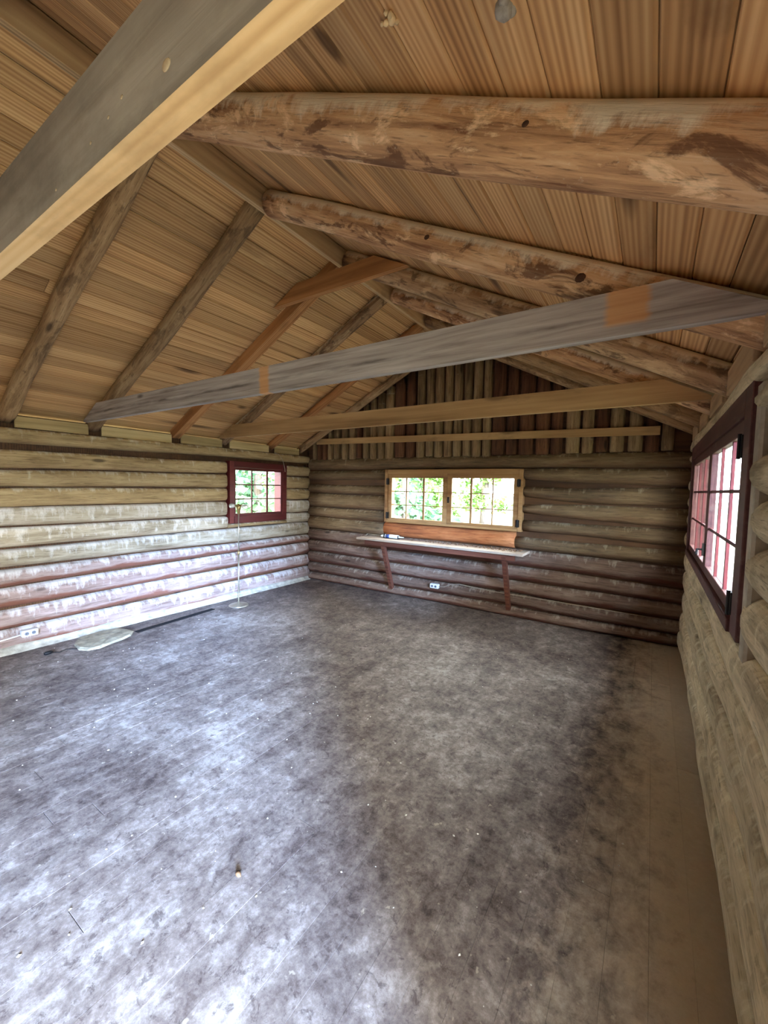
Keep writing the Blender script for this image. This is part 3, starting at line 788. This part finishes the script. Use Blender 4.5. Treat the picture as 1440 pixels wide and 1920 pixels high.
# caulking gun lying on the shelf
cg = tag(empty('caulking_gun', (-3.1, YB - .14, .861 + .030)), 'caulking gun with white and blue tube lying on left end of the far shelf', 'caulking gun')
def ring_y(m, prof, n=16, mi=0):
    vs = []; fs = []
    for r, x_ in prof:
        for k in range(n):
            t = 2 * math.pi * k / n; vs.append((x_, r * math.cos(t), r * math.sin(t)))
    for i in range(len(prof) - 1):
        for k in range(n): fs.append((i * n + k, (i + 1) * n + k, (i + 1) * n + (k + 1) % n, i * n + (k + 1) % n))
    fs.append(list(range(n))); fs.append([(len(prof) - 1) * n + k for k in range(n)][::-1]); m.add(vs, fs, mi)
m = MB(); ring_y(m, [(.027, -.13), (.028, -.128), (.028, .085), (.024, .095), (.009, .105), (.006, .175), (.004, .178)]); m.build('tube', M_WHITE, cg, True)
m = MB(); ring_y(m, [(.0287, -.115), (.0287, -.055)]); m.build('tube_label', M_BLUE, cg, True)
m = MB(); m.tube([(-.14, 0, 0), (-.46, 0, .004)], .005); m.tube([(-.46, 0, .004), (-.475, 0, -.02)], .005); m.build('plunger_rod', M_METAL, cg, True)
m = MB(); m.bev(-.15, -.13, -.03, .03, -.029, .03, .004); m.bev(.09, .10, -.03, .03, -.029, .02, .003); m.bev(-.15, .1, -.03, -.024, -.028, -.02, .002); m.build('frame', M_IRON, cg)
m = MB(); m.bev(-.20, -.14, -.02, .07, -.012, .012, .004); m.build('trigger', M_WHITE, cg)
# crumbs and dead leaves on the right half of the shelf
m = MB(); rr = random.Random(3)
for i in range(170):
    cx, cy = -2.9 + rr.random() ** .6 * 1.62, YB - .02 - rr.random() ** 2 * .2
    s_ = rr.uniform(.005, .017); a = rr.uniform(0, 3.14)
    d1, d2 = Vector((math.cos(a), math.sin(a), rr.uniform(-.1, .5))) * s_, Vector((-math.sin(a), math.cos(a), rr.uniform(-.2, .4))) * s_ * .7
    c0 = Vector((cx, cy, .8655))
    m.add([c0 - d1, c0 - d2 * .9, c0 + d1, c0 + d2, c0 + Vector((0, 0, s_ * .7)), c0 - Vector((0, 0, .004))], [(0, 1, 4), (1, 2, 4), (2, 3, 4), (3, 0, 4), (1, 0, 5), (2, 1, 5), (3, 2, 5), (0, 3, 5)])
o = m.build('debris', M_CRUMB); o['kind'] = 'stuff'; tag(o, 'dry crumbs and leaf bits along the back of the shelf', 'debris')

# ------------------------------------------------------------------ outlets
def outlet(loc, rz, label, cable, cmat):
    e = tag(empty('outlet', loc, None, rz), label, 'outlet')
    m = MB(); m.bev(-.062, .062, -.03, .03, -.03, .03, .006); m.build('box', M_WHITE, e)
    for s_ in (-1, 1):
        m = MB(); m.tube([(s_ * .026, -.028, 0), (s_ * .026, -.034, 0)], .017, 14); so = m.build('socket', M_SLOT, e)
        m = MB(); m.box(s_ * .026 - .007, s_ * .026 - .004, -.036, -.033, -.006, .008); m.box(s_ * .026 + .004, s_ * .026 + .007, -.036, -.033, -.006, .008); m.build('slot', M_IRON, so)
    m = MB(); m.tube(cable, .0065 if cmat is M_WHITE else .0045, 8); m.build('cord', cmat, e, True)
    return e
outlet((XL + .02, 1.34, .155), math.pi / 2, 'white double outlet with white cord low on the left log wall', [(-.06, 0, -.005), (-.1, 0, -.012), (-.2, .0, -.022), (-.35, 0, -.02), (-.6, 0, -.01), (-1, 0, -.01)], M_WHITE)
outlet((-2.475, YB - .02, .245), 0, 'white double outlet with brown cord low on the far wall under the shelf', [(.06, 0, -.005), (.14, .006, .005), (.24, .006, .055), (.36, .006, .075), (.6, .008, .06), (.9, .008, .05), (1.3, .008, .05), (1.9, .008, .045), (2.6, .008, .04)], M_CORD)

# ------------------------------------------------------------------ floor lamp
lx, ly = -4.505, 3.403
lamp = tag(empty('floor_lamp', (lx, ly, 0)), 'bare metal floor lamp with two bulbs before the maroon window', 'lamp')
m = MB(); m.lathe([(.125, 0), (.125, .008), (.11, .018), (.05, .028), (.022, .04), (.012, .055)], 0, 0, 28); m.build('base', M_METAL, lamp, True)
m = MB(); m.lathe([(.0095, .03), (.0095, .70)], 0, 0, 12); m.lathe([(.0075, .70), (.0075, 1.24)], 0, 0, 12); m.build('pole', M_METAL, lamp, True)
m = MB(); m.lathe([(.01, .675), (.015, .682), (.015, .715), (.009, .725)], 0, 0, 14); m.build('collar', M_BRASS, lamp, True)
m = MB(); m.lathe([(.01, 1.21), (.02, 1.225), (.022, 1.27), (.03, 1.285), (.03, 1.315), (.014, 1.335), (.008, 1.345)], 0, 0, 16); m.build('socket_body', M_BRASS, lamp, True)
dv = Vector((cy_, sy_, 0))
for s_, dz in ((-1, .0), (1, -.005)):
    m = MB(); c0 = Vector((0, 0, 1.318))
    m.tube([c0 + dv * s_ * .012, c0 + dv * s_ * .042], .016, 12); so = m.build('bulb_socket', M_BRASS, lamp, True)
    m = MB(); q = [(.04, .013), (.055, .02), (.075, .029), (.095, .032), (.112, .027), (.123, .015), (.127, .003)]
    m.tube([c0 + dv * s_ * a + Vector((0, 0, -.10 * a if s_ > 0 else 0)) for a, r in q], [r for a, r in q], 14); m.build('bulb', M_BULB, so, True)

# ------------------------------------------------------------------ floor bits by the left wall
def blob_slab(name, outline, h, mat, seed):
    rr = random.Random(seed); n = len(outline)
    cx, cy = sum(p[0] for p in outline) / n, sum(p[1] for p in outline) / n
    vs = []
    for k, z in ((1, 0), (1.0, h * .5), (.93, h), (.6, h * 1.15), (.25, h * 1.2)):
        for px_, py_ in outline: vs.append((cx + (px_ - cx) * k + rr.uniform(-.006, .006), cy + (py_ - cy) * k + rr.uniform(-.006, .006), z + (rr.uniform(-.004, .004) if z > 0 else 0)))
    fs = []
    for i in range(4):
        for k in range(n): fs.append((i * n + k, i * n + (k + 1) % n, (i + 1) * n + (k + 1) % n, (i + 1) * n + k))
    fs.append([4 * n + k for k in range(n)]); fs.append(list(range(n))[::-1])
    return mesh_obj(name, vs, fs, mat, None, False)
o = blob_slab('stone_slab', [(-4.80, 1.70), (-4.62, 1.60), (-4.47, 1.58), (-4.38, 1.63), (-4.36, 1.72), (-4.40, 1.84), (-4.42, 1.95), (-4.47, 2.05), (-4.55, 2.12), (-4.66, 2.12), (-4.76, 2.05), (-4.80, 1.92), (-4.81, 1.80)], .022, M_STONE, 5)
tag(o, 'flat pale tan stone slab lying on the floor by the left wall', 'stone')
fv = tag(empty('floor_vent', (-4.575, 2.62, 0), None, math.atan2(.96, -.08)), 'long narrow black vent in the floor near the left wall', 'vent')
m = MB(); m.box(-.485, .485, -.03, -.024, 0, .008); m.box(-.485, .485, .024, .03, 0, .008); m.box(-.485, -.478, -.03, .03, 0, .008); m.box(.478, .485, -.03, .03, 0, .008); m.build('frame', M_BLACK, fv)
m = MB(); m.box(-.48, .48, -.025, .025, .0005, .002); m.build('grille_back', M_BLACK, fv)
for i in range(4):
    m = MB(); m.box(-.478, .478, -.018 + i * .012 - .002, -.018 + i * .012 + .002, .001, .007); m.build('slat', M_BLACK, fv)
pg = tag(empty('cord_plug', (-4.575, 1.385, 0)), 'black plug on a thin cord lying on floor left of stone slab', 'plug')
m = MB(); m.tube([(0, -.03, .016), (0, -.02, .016), (0, .02, .016), (0, .035, .012)], [.01, .016, .016, .008], 10); m.build('plug_body', M_BLACK, pg, True)
m = MB(); m.tube([(0, .03, .01), (.03, .08, .005), (.0, .14, .005), (.06, .20, .005), (.08, .25, .005)], .004, 6); m.build('cord', M_IRON, pg, True)
# hanging loose wire over the left window
m = MB(); m.tube([(XL + .03, 4.34, 2.10), (XL + .055, 4.42, 2.05), (XL + .06, 4.48, 1.97), (XL + .045, 4.53, 1.86), (XL + .03, 4.55, 1.81)], .004, 6)
tag(m.build('wire', M_CORD, None, True), 'loose pale wire hanging over the corner of the maroon window', 'wire')
# acorn and litter on the floor
m = MB(); m.tube([(0, 0, .004), (.008, 0, .006), (.02, 0, .007), (.03, 0, .006)], [.004, .009, .009, .002], 10)
o = m.build('acorn', M_CRUMB, None, True); o.location = (-1.351, 1.007, .003); tag(o, 'small acorn lying alone on the blue lit floor', 'acorn')
m = MB(); rr = random.Random(11)
for i in range(260):
    cx, cy = rr.uniform(XL + .15, XR - .05), .3 + rr.random() ** 1.3 * 4.5
    s_ = rr.uniform(.002, .0055); a = rr.uniform(0, 3.14)
    d1, d2 = Vector((math.cos(a), math.sin(a), 0)) * s_ * 1.4, Vector((-math.sin(a), math.cos(a), 0)) * s_
    c0 = Vector((cx, cy, .0006))
    m.add([c0 - d1, c0 - d2, c0 + d1, c0 + d2, c0 + Vector((0, 0, s_))], [(0, 1, 4), (1, 2, 4), (2, 3, 4), (3, 0, 4)])
o = m.build('floor_litter', m_plain('litter', lin(206, 200, 184), .9, .3, scale=90)); o['kind'] = 'stuff'; tag(o, 'tiny pale flakes scattered over the floor', 'litter')
# insect leavings on the roof planks, placed where their sight lines meet the deck
def on_deck(u, v):
    d = R_ * ((u - 720) / F) + U_ * (-(v - 960) / F) + fw
    t = (ZE + SL * XR - 1.6) / (d.z + SL * d.x)
    return Vector((0, 0, 1.6)) + d * t
def lump(name, pts, mat, loc, label, cat):
    m = MB()
    for c, r in pts:
        bm = bmesh.new(); bmesh.ops.create_icosphere(bm, subdivisions=2, radius=r)
        rr = random.Random(int(r * 1e5)); 
        for vv in bm.verts: vv.co = vv.co * rr.uniform(.85, 1.12) + Vector(c)
        bm.verts.index_update(); m.add([vv.co[:] for vv in bm.verts], [[q.index for q in f.verts] for f in bm.faces]); bm.free()
    o = m.build(name, mat, None, True); o.location = loc; return tag(o, label, cat)
lump('mud_nest', [((0, 0, -.006), .019), ((.012, .008, -.006), .013), ((.004, -.014, -.004), .012)], M_NEST, on_deck(946, 12), 'grey lump of mud wasp nest on the right roof planks', 'nest')
p0 = on_deck(735, 30)
lump('cocoon', [((0, 0, -.008), .011), ((-.014, -.004, -.012), .007), ((-.024, -.008, -.012), .005), ((.004, -.014, -.012), .007), ((-.002, -.024, -.014), .0055), ((.007, .012, -.006), .006)], M_COCOON, p0, 'torn cream cocoon hanging from the roof planks near ridge', 'cocoon')

# ------------------------------------------------------------------ outdoors
gr = struct(mesh_obj('ground', [(-90, -60, -.45), (90, -60, -.45), (90, 120, -.45), (-90, 120, -.45)], [(0, 1, 2, 3)], M_GROUND), 'pale forest floor outside')
def tree(x, y, h, r, seed, leaf, label):
    rr = random.Random(seed)
    e = tag(empty('tree', (x, y, -.45)), label, 'tree', 'trees outside the windows')
    L = h
    o = log_obj('trunk', L, [(0, r * 1.3), (L * .2, r), (L, r * .3)], [(0, -r * 1.3), (L * .2, -r), (L, -r * .3)], 2 * r, M_BARK, e, seed, 2, 12, .5, (0, 0), .03)
    o.matrix_local = Matrix.Translation((0, -r, 0)) @ Matrix(((0, 0, -1, 0), (0, 1, 0, 0), (1, 0, 0, 0), (0, 0, 0, 1)))
    m = MB()
    cl = []
    while len(cl) < 30:
        q = Vector((rr.gauss(0, .8), rr.gauss(0, .8), rr.uniform(h * .1, h)))
        if math.hypot(q.x, q.y) < 1.25: cl.append((q, rr.uniform(.45, .75)))
    for c, rad in cl:
        for _ in range(120):
            d = Vector((rr.gauss(0, 1), rr.gauss(0, 1), rr.gauss(0, .7))); d *= rad * .5
            if d.length > .8: continue
            q = c + d; a = Vector((rr.gauss(0, 1), rr.gauss(0, 1), rr.gauss(0, .6))).normalized() * .14
            b = a.cross(Vector((rr.gauss(0, 1), rr.gauss(0, 1), rr.gauss(0, 1)))).normalized() * .08
            m.add([q - a, q + b, q + a, q - b], [(0, 1, 2, 3)])
    f = m.build('leaves', leaf, e); f['kind'] = 'stuff'
    return e
shade = tree(3.9, 1.3, 5, .14, 77, M_LEAF, 'dense unseen tree added outside to keep the sun off the wide maroon window')  # extra tree out of view, added to block the sun from the right window
TR = [(-9.6, 7.9, 7, .12), (-13.9, 10.6, 8, .16), (-14.2, 15, 9, .2), (-18.5, 13, 9, .2), (-18.4, 17.5, 9, .2), (-22.8, 15.5, 9, .2), (-6.2, 10.6, 7, .12), (-8.0, 15.2, 8, .17),
      (-7.6, 21.5, 9, .2), (-12.4, 19.5, 9, .2), (-12.3, 24.5, 9, .2), (-3.6, 26, 9, .22)]
wher = ['close outside the maroon window', 'second row behind the left half of the maroon window', 'second row behind the right half of the maroon window', 'third row behind the middle of the maroon window',
        'back row seen through the right panes of the maroon window', 'back row seen through the left panes of the maroon window', 'close outside the left casement of the far window', 'second row behind the middle of the far window',
        'third row behind the right casement of the far window', 'third row behind the left edge of the far window', 'back row behind the left panes of the far window', 'lone distant one beyond the right end of the far window']
for i, (x_, y_, h_, r_) in enumerate(TR):
    tree(x_, y_, h_, r_, 50 + i, M_LEAF if i % 3 else M_LEAF2, 'sunlit leafy tree ' + wher[i])
